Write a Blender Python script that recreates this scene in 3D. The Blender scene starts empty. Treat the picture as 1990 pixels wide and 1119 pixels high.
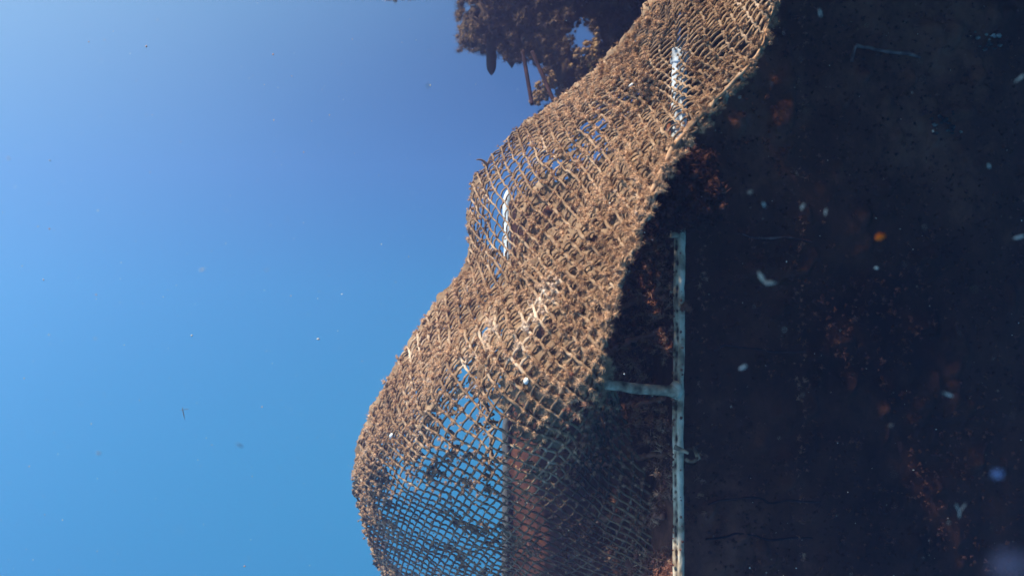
import bpy, math, random
import numpy as np
from mathutils import Vector

random.seed(7)
rng = np.random.default_rng(11)
sc = bpy.context.scene
C = sc.collection
R = math.radians

# ------------------------------------------------------------------ camera
F = 1723.0                                   # focal length in photo pixels (1990 wide), 60 degrees across


def P(px, py, d):
    """a point d metres in front of the lens that the photo shows at (px, py)"""
    return np.array(((px - 995.0) / F * d, d, (559.5 - py) / F * d))


cam_data = bpy.data.cameras.new('camera')
cam_data.sensor_width = 36.0
cam_data.lens = 36.0 * F / 1990.0
cam_data.clip_start = 0.01
cam_data.clip_end = 500.0
cam_data.dof.use_dof = True
cam_data.dof.focus_distance = 1.65
cam_data.dof.aperture_fstop = 6.5
cam = bpy.data.objects.new('camera', cam_data)
C.objects.link(cam)
cam.location = (0, 0, 0)
cam.rotation_euler = (R(90), 0, 0)
sc.camera = cam

# ------------------------------------------------------------------ light: sun through the water, blue water glow
SUN_DIR = Vector((-0.57, -0.30, 0.77)).normalized()      # towards the sun
sun_elev = math.asin(SUN_DIR.z)
sun_az = math.atan2(SUN_DIR.x, SUN_DIR.y)

world = bpy.data.worlds.new('World')
sc.world = world
world.use_nodes = True
wn = world.node_tree
wn.nodes.clear()
wout = wn.nodes.new('ShaderNodeOutputWorld')
sky = wn.nodes.new('ShaderNodeTexSky')
sky.sky_type = 'NISHITA'
sky.sun_disc = False
sky.sun_elevation = sun_elev
sky.sun_rotation = sun_az
sky_tint = wn.nodes.new('ShaderNodeMix')
sky_tint.data_type = 'RGBA'
sky_tint.blend_type = 'MULTIPLY'
sky_tint.inputs['Factor'].default_value = 1.0
sky_tint.inputs['B'].default_value = (0.20, 0.50, 0.65, 1)
bg_sky = wn.nodes.new('ShaderNodeBackground')
bg_sky.inputs['Strength'].default_value = 0.05
wn.links.new(sky.outputs['Color'], sky_tint.inputs['A'])
wn.links.new(sky_tint.outputs['Result'], bg_sky.inputs['Color'])
# the light of the open water itself, by angle from the sun: paler towards it, deep blue away from it
geo = wn.nodes.new('ShaderNodeTexCoord')
sep = wn.nodes.new('ShaderNodeSeparateXYZ')
wn.links.new(geo.outputs['Generated'], sep.inputs['Vector'])
zab = wn.nodes.new('ShaderNodeMath')
zab.operation = 'ABSOLUTE'
wn.links.new(sep.outputs['Z'], zab.inputs[0])
zup = wn.nodes.new('ShaderNodeMath')
zup.operation = 'ADD'
zup.inputs[1].default_value = 0.35
wn.links.new(zab.outputs[0], zup.inputs[0])
comb = wn.nodes.new('ShaderNodeCombineXYZ')
wn.links.new(sep.outputs['X'], comb.inputs['X'])
wn.links.new(sep.outputs['Y'], comb.inputs['Y'])
wn.links.new(zup.outputs[0], comb.inputs['Z'])
wn.links.new(comb.outputs[0], sky.inputs['Vector'])


def world_ramp(stops, src):
    m_ = wn.nodes.new('ShaderNodeMapRange')
    m_.inputs['From Min'].default_value = -1.0
    m_.inputs['From Max'].default_value = 1.0
    wn.links.new(src, m_.inputs['Value'])
    r_ = wn.nodes.new('ShaderNodeValToRGB')
    r_.color_ramp.interpolation = 'B_SPLINE'
    e_ = r_.color_ramp.elements
    e_[0].position, e_[1].position = 0.0, 1.0
    e_[0].color, e_[1].color = (*stops[0][1], 1), (*stops[-1][1], 1)
    for p_, c_ in stops[1:-1]:
        el = e_.new((p_ + 1) / 2)
        el.color = (*c_, 1)
    wn.links.new(m_.outputs['Result'], r_.inputs['Fac'])
    return r_.outputs['Color']


dot = wn.nodes.new('ShaderNodeVectorMath')
dot.operation = 'DOT_PRODUCT'
dot.inputs[1].default_value = Vector((-0.60, -0.14, 0.78)).normalized()   # the sunny side of the open water
wn.links.new(geo.outputs['Generated'], dot.inputs[0])
deep = world_ramp([(-1.0, (0.003, 0.04, 0.13)), (-0.45, (0.001, 0.30, 0.46)), (-0.2, (0.001, 0.39, 0.54)), (0.0, (0.006, 0.27, 0.46)),
                   (0.16, (0.025, 0.06, 0.21)), (0.3, (0.02, 0.02, 0.11)), (0.6, (0.03, 0.04, 0.16)), (1.0, (0.04, 0.06, 0.18))], sep.outputs['Z'])
glow = world_ramp([(-1.0, (0.0, 0.0, 0.0)), (-0.16, (0.0, 0.0, 0.0)), (0.0, (0.010, 0.03, 0.06)), (0.18, (0.10, 0.19, 0.27)),
                   (0.39, (0.36, 0.56, 0.66)), (0.75, (0.65, 0.80, 0.85)), (1.0, (0.85, 0.95, 0.95))], dot.outputs['Value'])
both = wn.nodes.new('ShaderNodeMix')
both.data_type = 'RGBA'
both.blend_type = 'ADD'
both.clamp_result = False
both.inputs['Factor'].default_value = 1.0
wn.links.new(deep, both.inputs['A'])
wn.links.new(glow, both.inputs['B'])
bg_water = wn.nodes.new('ShaderNodeBackground')
bg_water.inputs['Strength'].default_value = 0.41
wn.links.new(both.outputs['Result'], bg_water.inputs['Color'])
addw = wn.nodes.new('ShaderNodeAddShader')
wn.links.new(bg_sky.outputs[0], addw.inputs[0])
wn.links.new(bg_water.outputs[0], addw.inputs[1])
wn.links.new(addw.outputs[0], wout.inputs['Surface'])

sun_data = bpy.data.lights.new('sun', 'SUN')
sun_data.energy = 5.0
sun_data.angle = R(2.5)
sun_data.color = (1.0, 0.86, 0.72)
sun = bpy.data.objects.new('sun', sun_data)
C.objects.link(sun)
sun.rotation_euler = SUN_DIR.to_track_quat('Z', 'Y').to_euler()

sc.view_settings.view_transform = 'Standard'
sc.view_settings.look = 'None'
sc.view_settings.gamma = 1.0
sc.view_settings.exposure = 0.95
sc.view_settings.use_curve_mapping = False
sc.cycles.use_denoising = True
sc.cycles.max_bounces = 6
sc.cycles.diffuse_bounces = 2
sc.cycles.glossy_bounces = 2
sc.cycles.transparent_max_bounces = 8
sc.cycles.volume_bounces = 1
sc.render.film_transparent = False


# ------------------------------------------------------------------ materials
def base_mat(name):
    m = bpy.data.materials.new(name)
    m.use_nodes = True
    nt = m.node_tree
    b = nt.nodes['Principled BSDF']
    return m, nt, b


def ramp_node(nt, stops):
    r = nt.nodes.new('ShaderNodeValToRGB')
    e = r.color_ramp.elements
    e[0].position, e[0].color = stops[0][0], (*stops[0][1], 1)
    e[1].position, e[1].color = stops[-1][0], (*stops[-1][1], 1)
    for p, c in stops[1:-1]:
        k = e.new(p)
        k.color = (*c, 1)
    return r


def tinted_mat(name, stops, rough=0.95, noise_scale=60.0, noise_amt=0.5, bump=0.0, coat=0.0, grain=0.5):
    """colour from a per-point 'tint' value plus fine object-space noise"""
    m, nt, b = base_mat(name)
    at = nt.nodes.new('ShaderNodeAttribute')
    at.attribute_name = 'tint'
    tc = nt.nodes.new('ShaderNodeTexCoord')
    nz = nt.nodes.new('ShaderNodeTexNoise')
    nz.inputs['Scale'].default_value = noise_scale
    nz.inputs['Detail'].default_value = 7.0
    nz.inputs['Roughness'].default_value = grain
    nt.links.new(tc.outputs['Object'], nz.inputs['Vector'])
    s = nt.nodes.new('ShaderNodeMath')
    s.operation = 'SUBTRACT'
    s.inputs[1].default_value = 0.5
    nt.links.new(nz.outputs['Fac'], s.inputs[0])
    ml = nt.nodes.new('ShaderNodeMath')
    ml.operation = 'MULTIPLY_ADD'
    ml.inputs[1].default_value = noise_amt * 2
    nt.links.new(s.outputs[0], ml.inputs[0])
    nt.links.new(at.outputs['Fac'], ml.inputs[2])
    r = ramp_node(nt, stops)
    nt.links.new(ml.outputs[0], r.inputs['Fac'])
    nt.links.new(r.outputs['Color'], b.inputs['Base Color'])
    b.inputs['Roughness'].default_value = rough
    b.inputs['Specular IOR Level'].default_value = 0.15
    b.inputs['Coat Weight'].default_value = coat
    if bump:
        bn = nt.nodes.new('ShaderNodeBump')
        bn.inputs['Strength'].default_value = bump
        bn.inputs['Distance'].default_value = 0.004
        nt.links.new(nz.outputs['Fac'], bn.inputs['Height'])
        nt.links.new(bn.outputs['Normal'], b.inputs['Normal'])
    return m


M = {}
M['growth'] = tinted_mat('tan_turf_algae', [(0.0, (0.19, 0.095, 0.05)), (0.45, (0.48, 0.262, 0.148)), (0.75, (0.64, 0.365, 0.21)), (1.0, (0.76, 0.56, 0.43))], noise_scale=45, noise_amt=0.35)
M['twine'] = tinted_mat('silted_net_twine', [(0.0, (0.07, 0.042, 0.03)), (0.5, (0.29, 0.17, 0.10)), (1.0, (0.64, 0.45, 0.32))], noise_scale=70, noise_amt=0.5, bump=0.6)
M['silt'] = tinted_mat('silt_film', [(0.0, (0.13, 0.075, 0.045)), (0.5, (0.27, 0.165, 0.10)), (1.0, (0.46, 0.31, 0.20))], noise_scale=80, noise_amt=0.5, bump=0.8)
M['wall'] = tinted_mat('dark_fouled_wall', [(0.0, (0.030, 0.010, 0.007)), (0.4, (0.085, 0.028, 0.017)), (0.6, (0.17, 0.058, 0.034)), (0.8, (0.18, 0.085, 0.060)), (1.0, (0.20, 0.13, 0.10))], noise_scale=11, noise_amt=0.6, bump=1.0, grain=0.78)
M['darkgrowth'] = tinted_mat('dark_rusty_algae', [(0.0, (0.055, 0.020, 0.014)), (0.6, (0.28, 0.105, 0.065)), (1.0, (0.44, 0.24, 0.15))], noise_scale=30, noise_amt=0.4)
M['clump'] = tinted_mat('brown_weed', [(0.0, (0.035, 0.022, 0.018)), (0.55, (0.10, 0.058, 0.035)), (1.0, (0.34, 0.19, 0.09))], noise_scale=18, noise_amt=0.5)
M['pole'] = tinted_mat('silted_white_pipe', [(0.0, (0.06, 0.033, 0.022)), (0.35, (0.36, 0.24, 0.155)), (0.6, (0.60, 0.44, 0.31)), (1.0, (0.74, 0.60, 0.46))], rough=0.85, noise_scale=42, noise_amt=0.95, bump=0.8)
M['farpole'] = tinted_mat('white_pipe', [(0.0, (0.10, 0.09, 0.09)), (0.5, (0.62, 0.62, 0.64)), (1.0, (0.85, 0.85, 0.87))], rough=0.6, noise_scale=40, noise_amt=0.35, bump=0.2)
M['rib'] = tinted_mat('mottled_pale_rib', [(0.0, (0.012, 0.010, 0.012)), (0.55, (0.03, 0.025, 0.025)), (0.75, (0.12, 0.11, 0.10)), (1.0, (0.30, 0.28, 0.26))], noise_scale=38, noise_amt=0.9, bump=0.5)
M['rod'] = tinted_mat('rusty_rod', [(0.0, (0.02, 0.010, 0.012)), (0.5, (0.07, 0.03, 0.028)), (1.0, (0.22, 0.14, 0.12))], noise_scale=50, noise_amt=0.6)
M['shell'] = tinted_mat('pale_shell', [(0.0, (0.35, 0.28, 0.24)), (0.6, (0.72, 0.66, 0.60)), (1.0, (0.85, 0.82, 0.78))], rough=0.5, noise_scale=120, noise_amt=0.4)
M['snow'] = tinted_mat('drifting_speck', [(0.0, (0.50, 0.25, 0.17)), (0.4, (0.60, 0.47, 0.37)), (1.0, (0.80, 0.70, 0.62))], rough=0.6, noise_scale=200, noise_amt=0.1)
M['orange'] = tinted_mat('orange_speck', [(0.0, (0.95, 0.12, 0.005)), (1.0, (1.0, 0.16, 0.01))], rough=0.5)
M['brownspeck'] = tinted_mat('brown_speck', [(0.0, (0.26, 0.20, 0.18)), (1.0, (0.36, 0.28, 0.25))], rough=0.8)


def backscatter(name, col, alpha):
    m, nt, b = base_mat(name)
    b.inputs['Base Color'].default_value = (*col, 1)
    b.inputs['Roughness'].default_value = 0.4
    b.inputs['Alpha'].default_value = alpha
    return m


M['backscatter_blue'] = backscatter('clear_bluish_backscatter', (0.35, 0.4, 0.7), 0.25)
M['backscatter_mauve'] = backscatter('clear_mauve_backscatter', (0.35, 0.25, 0.35), 0.2)


# ------------------------------------------------------------------ mesh helpers
def build(name, V, faces, mat, parent=None, tint=0.5, smooth=True):
    """V (n,3); faces: list of integer arrays (m,3) or (m,4)"""
    V = np.asarray(V, dtype=np.float32)
    me = bpy.data.meshes.new(name)
    me.vertices.add(len(V))
    me.vertices.foreach_set('co', V.ravel())
    faces = [np.asarray(f, dtype=np.int32) for f in faces if len(f)]
    loops = np.concatenate([f.ravel() for f in faces])
    sizes = np.concatenate([np.full(len(f), f.shape[1], dtype=np.int32) for f in faces])
    starts = np.concatenate(([0], np.cumsum(sizes)[:-1])).astype(np.int32)
    me.loops.add(len(loops))
    me.loops.foreach_set('vertex_index', loops)
    me.polygons.add(len(sizes))
    me.polygons.foreach_set('loop_start', starts)
    me.polygons.foreach_set('loop_total', sizes)
    if smooth:
        me.polygons.foreach_set('use_smooth', np.ones(len(sizes), dtype=bool))
    me.update(calc_edges=True)
    me.validate()
    a = me.attributes.new('tint', 'FLOAT', 'POINT')
    t = np.broadcast_to(np.asarray(tint, dtype=np.float32), (len(V),))
    if len(a.data) == len(V):
        a.data.foreach_set('value', np.ascontiguousarray(t))
    me.materials.append(mat)
    o = bpy.data.objects.new(name, me)
    C.objects.link(o)
    if parent is not None:
        o.parent = parent
        o.location = -np.array(parent.location)
    return o


def tag(o, label=None, cat=None, group=None, kind=None):
    for k, v in (('label', label), ('category', cat), ('group', group), ('kind', kind)):
        if v:
            o[k] = v
    return o


def thing(name, label, cat, loc=(0, 0, 0), group=None):
    o = bpy.data.objects.new(name, None)
    o.empty_display_size = 0.05
    o.location = [float(x) for x in loc]
    C.objects.link(o)
    return tag(o, label, cat, group)


def unit(v):
    return v / (np.linalg.norm(v, axis=-1, keepdims=True) + 1e-12)


_perm = rng.random((64, 64, 64)).astype(np.float32)


def noise3(p, s):
    """value noise, 0..1, p (...,3)"""
    q = np.asarray(p) * s + 100.0
    i = np.floor(q).astype(int)
    f = q - i
    f = f * f * (3 - 2 * f)
    out = 0
    for dx in (0, 1):
        for dy in (0, 1):
            for dz in (0, 1):
                w = (f[..., 0] if dx else 1 - f[..., 0]) * (f[..., 1] if dy else 1 - f[..., 1]) * (f[..., 2] if dz else 1 - f[..., 2])
                out = out + w * _perm[(i[..., 0] + dx) % 64, (i[..., 1] + dy) % 64, (i[..., 2] + dz) % 64]
    return out


def fbm(p, s, o=4):
    a, t, n = 1.0, 0.0, 0.0
    for k in range(o):
        t = t + a * noise3(p, s * 2 ** k)
        n += a
        a *= 0.55
    return t / n


def tube(Pts, rad, k=6, close=True, squash=None):
    """a tube along Pts (m,3) with radius rad (m,) or (m,k)"""
    Pts = np.asarray(Pts, float)
    m = len(Pts)
    T = unit(np.gradient(Pts, axis=0))
    ref = np.array((0.31, 0.9, 0.2)) if abs(T[m // 2][1]) < 0.8 else np.array((1.0, 0.1, 0.1))
    A = unit(np.cross(T, ref))
    B = np.cross(T, A)
    th = np.linspace(0, 2 * np.pi, k, endpoint=False)
    rad = np.asarray(rad, float)
    if rad.ndim == 0:
        rad = np.full(m, float(rad))
    if rad.ndim == 1:
        rad = np.repeat(rad[:, None], k, 1)
    V = Pts[:, None, :] + rad[..., None] * (np.cos(th)[None, :, None] * A[:, None, :] + np.sin(th)[None, :, None] * B[:, None, :])
    V = V.reshape(-1, 3)
    i = np.arange(m - 1)[:, None] * k
    j = np.arange(k)[None, :]
    j2 = (j + 1) % k
    Q = np.stack((i + j, i + j2, i + k + j2, i + k + j), -1).reshape(-1, 4)
    faces = [Q]
    if close:
        V = np.concatenate((V, Pts[:1], Pts[-1:]))
        c0, c1 = m * k, m * k + 1
        jj = np.arange(k)
        jn = (jj + 1) % k
        faces.append(np.stack((np.full(k, c0), jn, jj), -1))
        b = (m - 1) * k
        faces.append(np.stack((np.full(k, c1), b + jj, b + jn), -1))
    return V, faces


def merge(parts):
    """[(V, faces)] -> one (V, faces)"""
    Vs, tr, qu, off = [], [], [], 0
    for V, fs in parts:
        Vs.append(V)
        for f in fs:
            (tr if f.shape[1] == 3 else qu).append(f + off)
        off += len(V)
    out = []
    if tr:
        out.append(np.concatenate(tr))
    if qu:
        out.append(np.concatenate(qu))
    return np.concatenate(Vs), out


def box(c, h, rot=None):
    """box with centre c, half sizes h, optional 3x3 rows rot (local axes)"""
    s = np.array([(x, y, z) for x in (-1, 1) for y in (-1, 1) for z in (-1, 1)], float) * np.asarray(h)
    if rot is not None:
        s = s @ np.asarray(rot)
    q = np.array([(0, 1, 3, 2), (4, 6, 7, 5), (0, 4, 5, 1), (2, 3, 7, 6), (0, 2, 6, 4), (1, 5, 7, 3)])
    return s + np.asarray(c), [q]


def ico(sub):
    import bmesh
    bm = bmesh.new()
    bmesh.ops.create_icosphere(bm, subdivisions=sub, radius=1.0)
    V = np.array([v.co[:] for v in bm.verts])
    bm.faces.ensure_lookup_table()
    T = np.array([[v.index for v in f.verts] for f in bm.faces])
    bm.free()
    return V, T


ICO1, ICO2, ICO3 = ico(1), ico(2), ico(3)


def blobs(cen, rad, jitter=0.35, base=ICO2, flat=None):
    """many lumpy blobs in one go: cen (n,3), rad (n,) or (n,3)"""
    cen = np.asarray(cen, float)
    n = len(cen)
    rad = np.asarray(rad, float)
    if rad.ndim == 1:
        rad = np.repeat(rad[:, None], 3, 1)
    V0, T0 = base
    k = len(V0)
    d = 1 + jitter * (rng.random((n, k, 1)) * 2 - 1)
    a = rng.random(n) * 6.283
    ca, sa = np.cos(a)[:, None], np.sin(a)[:, None]
    X = V0[None, :, 0] * ca - V0[None, :, 1] * sa
    Y = V0[None, :, 0] * sa + V0[None, :, 1] * ca
    W = np.stack((X, Y, np.broadcast_to(V0[None, :, 2], X.shape)), -1) * d
    V = cen[:, None, :] + W * rad[:, None, :]
    T = T0[None] + (np.arange(n) * k)[:, None, None]
    return V.reshape(-1, 3), [T.reshape(-1, 3)], k


def hairs(cen, nor, rad, k, width=0.07, lift=0.5, spread=0.75):
    """tufts of short bent filaments round each centre"""
    cen = np.repeat(np.asarray(cen, float), k, 0)
    nor = np.repeat(np.asarray(nor, float), k, 0)
    r = np.repeat(np.asarray(rad, float), k)[:, None]
    n = len(cen)
    d = unit(rng.normal(size=(n, 3)) + nor * lift)
    root = cen + unit(rng.normal(size=(n, 3))) * r * spread * rng.random((n, 1))
    L = r * (0.42 + 0.60 * rng.random((n, 1)))
    side = unit(np.cross(d, rng.normal(size=(n, 3)))) * r * width
    tip = root + d * L + rng.normal(size=(n, 3)) * L * 0.25
    V = np.stack((root - side, root + side, tip), 1).reshape(-1, 3)
    T = (np.arange(n) * 3)[:, None] + np.array([[0, 1, 2]])
    return V, [T], 3


def tint_of(n_per, vals):
    return np.repeat(np.asarray(vals), n_per)


def tufts(name, cen, nor, rad, tint, mat, parent, k=26, core=True, corescale=0.55, width=0.07, lift=0.5, jitter=0.4, base=ICO1, kind='stuff'):
    parts, ts = [], []
    if core:
        V, f, kk = blobs(cen, np.asarray(rad) * corescale, jitter, base)
        parts.append((V, f))
        ts.append(tint_of(kk, np.asarray(tint) * 0.9))
    V, f, kk = hairs(cen, nor, rad, k, width, lift)
    parts.append((V, f))
    tt = np.repeat(np.asarray(tint), k) + rng.normal(size=len(cen) * k) * 0.10
    ts.append(np.repeat(tt, kk))
    V, f = merge(parts)
    return tag(build(name, V, f, mat, parent, np.concatenate(ts), smooth=True), kind=kind)


def lattice(G):
    """grid of points (m,n,3) -> V, faces"""
    m, n = G.shape[:2]
    i = np.arange(m - 1)[:, None] * n
    j = np.arange(n - 1)[None, :]
    Q = np.stack((i + j, i + j + 1, i + n + j + 1, i + n + j), -1).reshape(-1, 4)
    return G.reshape(-1, 3), [Q]


# ------------------------------------------------------------------ the big dark pontoon on the right, and an unseen shade deck over it
NEAR = P(1312, 559.5, 1.60)      # the corner of the pontoon, under the near pole
FAR = P(982, 559.5, 2.66)        # its far corner
D_SIDE = unit(FAR - NEAR)
N_SIDE = np.array((-D_SIDE[1], D_SIDE[0], 0.0))
if N_SIDE[0] > 0:
    N_SIDE = -N_SIDE
FRONT_END = np.array((1.70, 2.12, 0.0))
CORNER = np.array((NEAR[0] + 0.012, NEAR[1] + 0.03, 0.0))
D_FRONT = unit(FRONT_END - CORNER)
N_FRONT = np.array((D_FRONT[1], -D_FRONT[0], 0.0))
if N_FRONT[1] > 0:
    N_FRONT = -N_FRONT
ZT, ZB = 1.18, -1.6


def on_front(px, py, out=0.0):
    """the point of the front wall that the photo shows at (px,py)"""
    ray = P(px, py, 1.0)
    t = np.dot(CORNER - 0, N_FRONT) / np.dot(ray, N_FRONT)
    return ray * t + N_FRONT * out


def on_side(px, py, out=0.0):
    ray = P(px, py, 1.0)
    t = np.dot(NEAR, N_SIDE) / np.dot(ray, N_SIDE)
    return ray * t + N_SIDE * out


pontoon = thing('pontoon', 'huge dark pontoon wall with rusty brown growth, right of the grey pole', 'pontoon', (CORNER[0], CORNER[1], ZB))


def wall_panel(name, a, b, nrm, nx, nz, amp, cell, top=None):
    s = np.linspace(0, 1, nx)
    z = np.linspace(0, 1, nz)
    G = a[None, None] + (b - a)[None, None] * s[None, :, None] + np.zeros((nz, nx, 3))
    zt = np.full(nx, ZT) if top is None else np.interp(s, *top)
    G[..., 2] = ZB + (zt[None, :] - ZB) * z[:, None]
    d = (fbm(G, cell, 5) - 0.5) * amp + np.maximum(0, fbm(G + 7.3, cell * 3, 3) - 0.62) * amp * 3
    G = G + nrm * d[..., None]
    V, f = lattice(G)
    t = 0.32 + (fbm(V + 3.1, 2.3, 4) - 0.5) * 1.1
    return build(name, V, f, M['wall'], pontoon, t)


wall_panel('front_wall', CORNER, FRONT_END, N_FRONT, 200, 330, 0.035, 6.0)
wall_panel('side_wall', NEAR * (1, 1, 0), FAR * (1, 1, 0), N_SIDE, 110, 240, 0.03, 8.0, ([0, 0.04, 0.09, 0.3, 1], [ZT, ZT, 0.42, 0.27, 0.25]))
# its body behind the skin: back and top, so that it stays a solid box from other places
back_l = FAR * (1, 1, 0) + np.array((0.01, 0.02, 0))
back_r = np.array((1.9, 2.9, 0.0))
body = []
for a, b in ((back_l, back_r), (back_r, FRONT_END)):
    G = np.array([[(*a[:2], ZB), (*b[:2], ZB)], [(*a[:2], 0.25), (*b[:2], 0.25)]])
    body.append(lattice(G))
V, f = merge(body)
build('back_wall', V, f, M['wall'], pontoon, 0.3, smooth=False)

# unseen deck added above the frame, outline shaped to shade wall but not net
deck_pts = [(-1.0, -0.6), (-1.0, 0.76), (-0.82, 0.84), (-0.67, 0.92), (-0.49, 1.01), (-0.26, 1.08), (-0.06, 1.15), (-0.10, 1.5), (-0.30, 1.9), (-0.24, 2.3), (-0.02, 2.4), (-0.02, 2.72), (-0.35, 2.8), (-0.35, 3.42), (3.2, 3.42), (3.2, -0.6)]
nd = len(deck_pts)
V = np.array([(x, y, 1.20) for x, y in deck_pts] + [(x, y, 1.36) for x, y in deck_pts])
me = bpy.data.meshes.new('deck')
me.from_pydata([tuple(v) for v in V], [], [tuple(range(nd))[::-1], tuple(range(nd, 2 * nd))] + [(i, (i + 1) % nd, nd + (i + 1) % nd, nd + i) for i in range(nd)])
me.materials.append(M['wall'])
a = me.attributes.new('tint', 'FLOAT', 'POINT')
a.data.foreach_set('value', np.full(2 * nd, 0.4, dtype=np.float32))
deck = bpy.data.objects.new('shade_deck', me)
C.objects.link(deck)
tag(deck, 'unseen deck added overhead, shaped to shade the pontoon wall', 'dock')

# thin rods on the front wall
for px0, px1, py0, py1, t in ((1440, 1562, 458, 468, 0.75), (1372, 1558, 672, 690, 0.4),
                              (1370, 1585, 968, 974, 0.45), (1372, 1580, 1040, 1050, 0.3)):
    n = 60
    s = np.linspace(0, 1, n)[:, None]
    pts = on_front(px0, py0, 0.010) * (1 - s) + on_front(px1, py1, 0.010) * s
    pts = pts + (np.stack([fbm(pts + q, 14, 2) for q in (1, 5, 9)], -1) - 0.5) * 0.03
    V, f = tube(pts, 0.0008 + 0.0026 * fbm(pts, 60, 2), 6)
    build('rod', V, f, M['rod'], pontoon, t - 0.15 + (fbm(V, 14, 2) - 0.5) * 0.8)
# angle plate near the top, seen edge on
pl = []
for (x0, y0), (x1, y1) in (((1642, 96), (1768, 117)), ((1641, 98), (1636, 126))):
    s = np.linspace(0, 1, 40)[:, None]
    pts = on_front(x0, y0, 0.03) * (1 - s) + on_front(x1, y1, 0.03) * s
    pts += (np.stack([fbm(pts + q, 40, 2) for q in (1, 5, 9)], -1) - 0.5) * 0.008
    pl.append(tube(pts, 0.0022 + 0.003 * fbm(pts, 90, 2), 6))
V, f = merge(pl)
build('plate_edge', V, f, M['rod'], pontoon, 0.75)
# crossbars on the side wall, seen between the net and the pole
for (x0, y0), (x1, y1), r in (((1178, 692), (1300, 640), 0.006), ((1195, 612), (1300, 556), 0.007), ((1185, 800), (1300, 770), 0.005),
                              ((1175, 900), (1300, 880), 0.006), ((1160, 1010), (1300, 1000), 0.006), ((1200, 525), (1302, 470), 0.005)):
    s = np.linspace(0, 1, 60)[:, None]
    pts = on_side(x0, y0, 0.018) * (1 - s) + on_side(x1, y1, 0.012) * s
    pts = pts + (np.stack([fbm(pts + q, 30, 3) for q in (1, 5, 9)], -1) - 0.5) * 0.02
    V, f = tube(pts, r * (0.5 + 1.0 * fbm(pts, 60, 3)), 7)
    build('crossbar', V, f, M['darkgrowth'], pontoon, 0.55)

# rusty tufts on the side and front walls
cen, nor, rad, ti = [], [], [], []
for _ in range(3200):
    px, py = random.uniform(1100, 1314), random.uniform(380, 1160)
    w = fbm(np.array([[px * 0.01, py * 0.012, 3.0]]), 1.6, 3)[0]
    if w < 0.42:
        continue
    cen.append(on_side(px, py, random.uniform(0.0, 0.02)))
    nor.append(N_SIDE)
    rad.append(random.uniform(0.005, 0.016))
    ti.append(random.uniform(0.2, 1.0))
for _ in range(5200):
    px, py = random.uniform(1315, 2080), random.uniform(-60, 1180)
    w = fbm(np.array([[px * 0.008, py * 0.008, 9.0]]), 1.3, 3)[0]
    edge = 0.06 if (px < 1420 or abs(px - 1555) < 25 or py < 230) else -0.02
    if w + edge < 0.36:
        continue
    cen.append(on_front(px, py, random.uniform(0.0, 0.012)))
    nor.append(N_FRONT)
    rad.append(random.uniform(0.003, 0.009))
    ti.append(random.uniform(-0.25, 0.35) + (0.5 if abs(px - 1362) < 9 or abs(px - 1553) < 9 else 0.0))
tufts('rusty_growth', cen, nor, rad, ti, M['darkgrowth'], pontoon, k=24, width=0.07, corescale=0.28)

# dark bushy weed at the corner, hiding the pole between the net rim and its lower stretch
cen, nor, rad, ti = [], [], [], []
for _ in range(420):
    px, py = random.gauss(1330, 30), random.gauss(372, 46)
    if abs(px - 1330) > 75 or abs(py - 372) > 82:
        continue
    cen.append(P(px, py, random.uniform(1.50, 1.60)))
    nor.append(np.array((-0.3, -0.8, 0.3)))
    rad.append(random.uniform(0.008, 0.02))
    ti.append(random.uniform(-0.5, 0.1))
cen = np.array(cen)
o = tufts('weed_bush', cen, nor, rad, ti, M['darkgrowth'], None, k=70, width=0.05)
del o['kind']
tag(o, 'dark rusty weed bush on the pole just right of the net rim', 'seaweed')

# ------------------------------------------------------------------ poles


def swept_pole(name, pts, prof, mat, parent, k=36, tint=None):
    pts = np.asarray(pts)
    m = len(pts)
    V, f = tube(pts, prof, k)
    t = 0.55 + (fbm(V, 30, 3) - 0.5) * 0.5
    if tint is not None:
        t[:m * k] += tint.ravel()
    return build(name, V, f, mat, parent, t)


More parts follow.
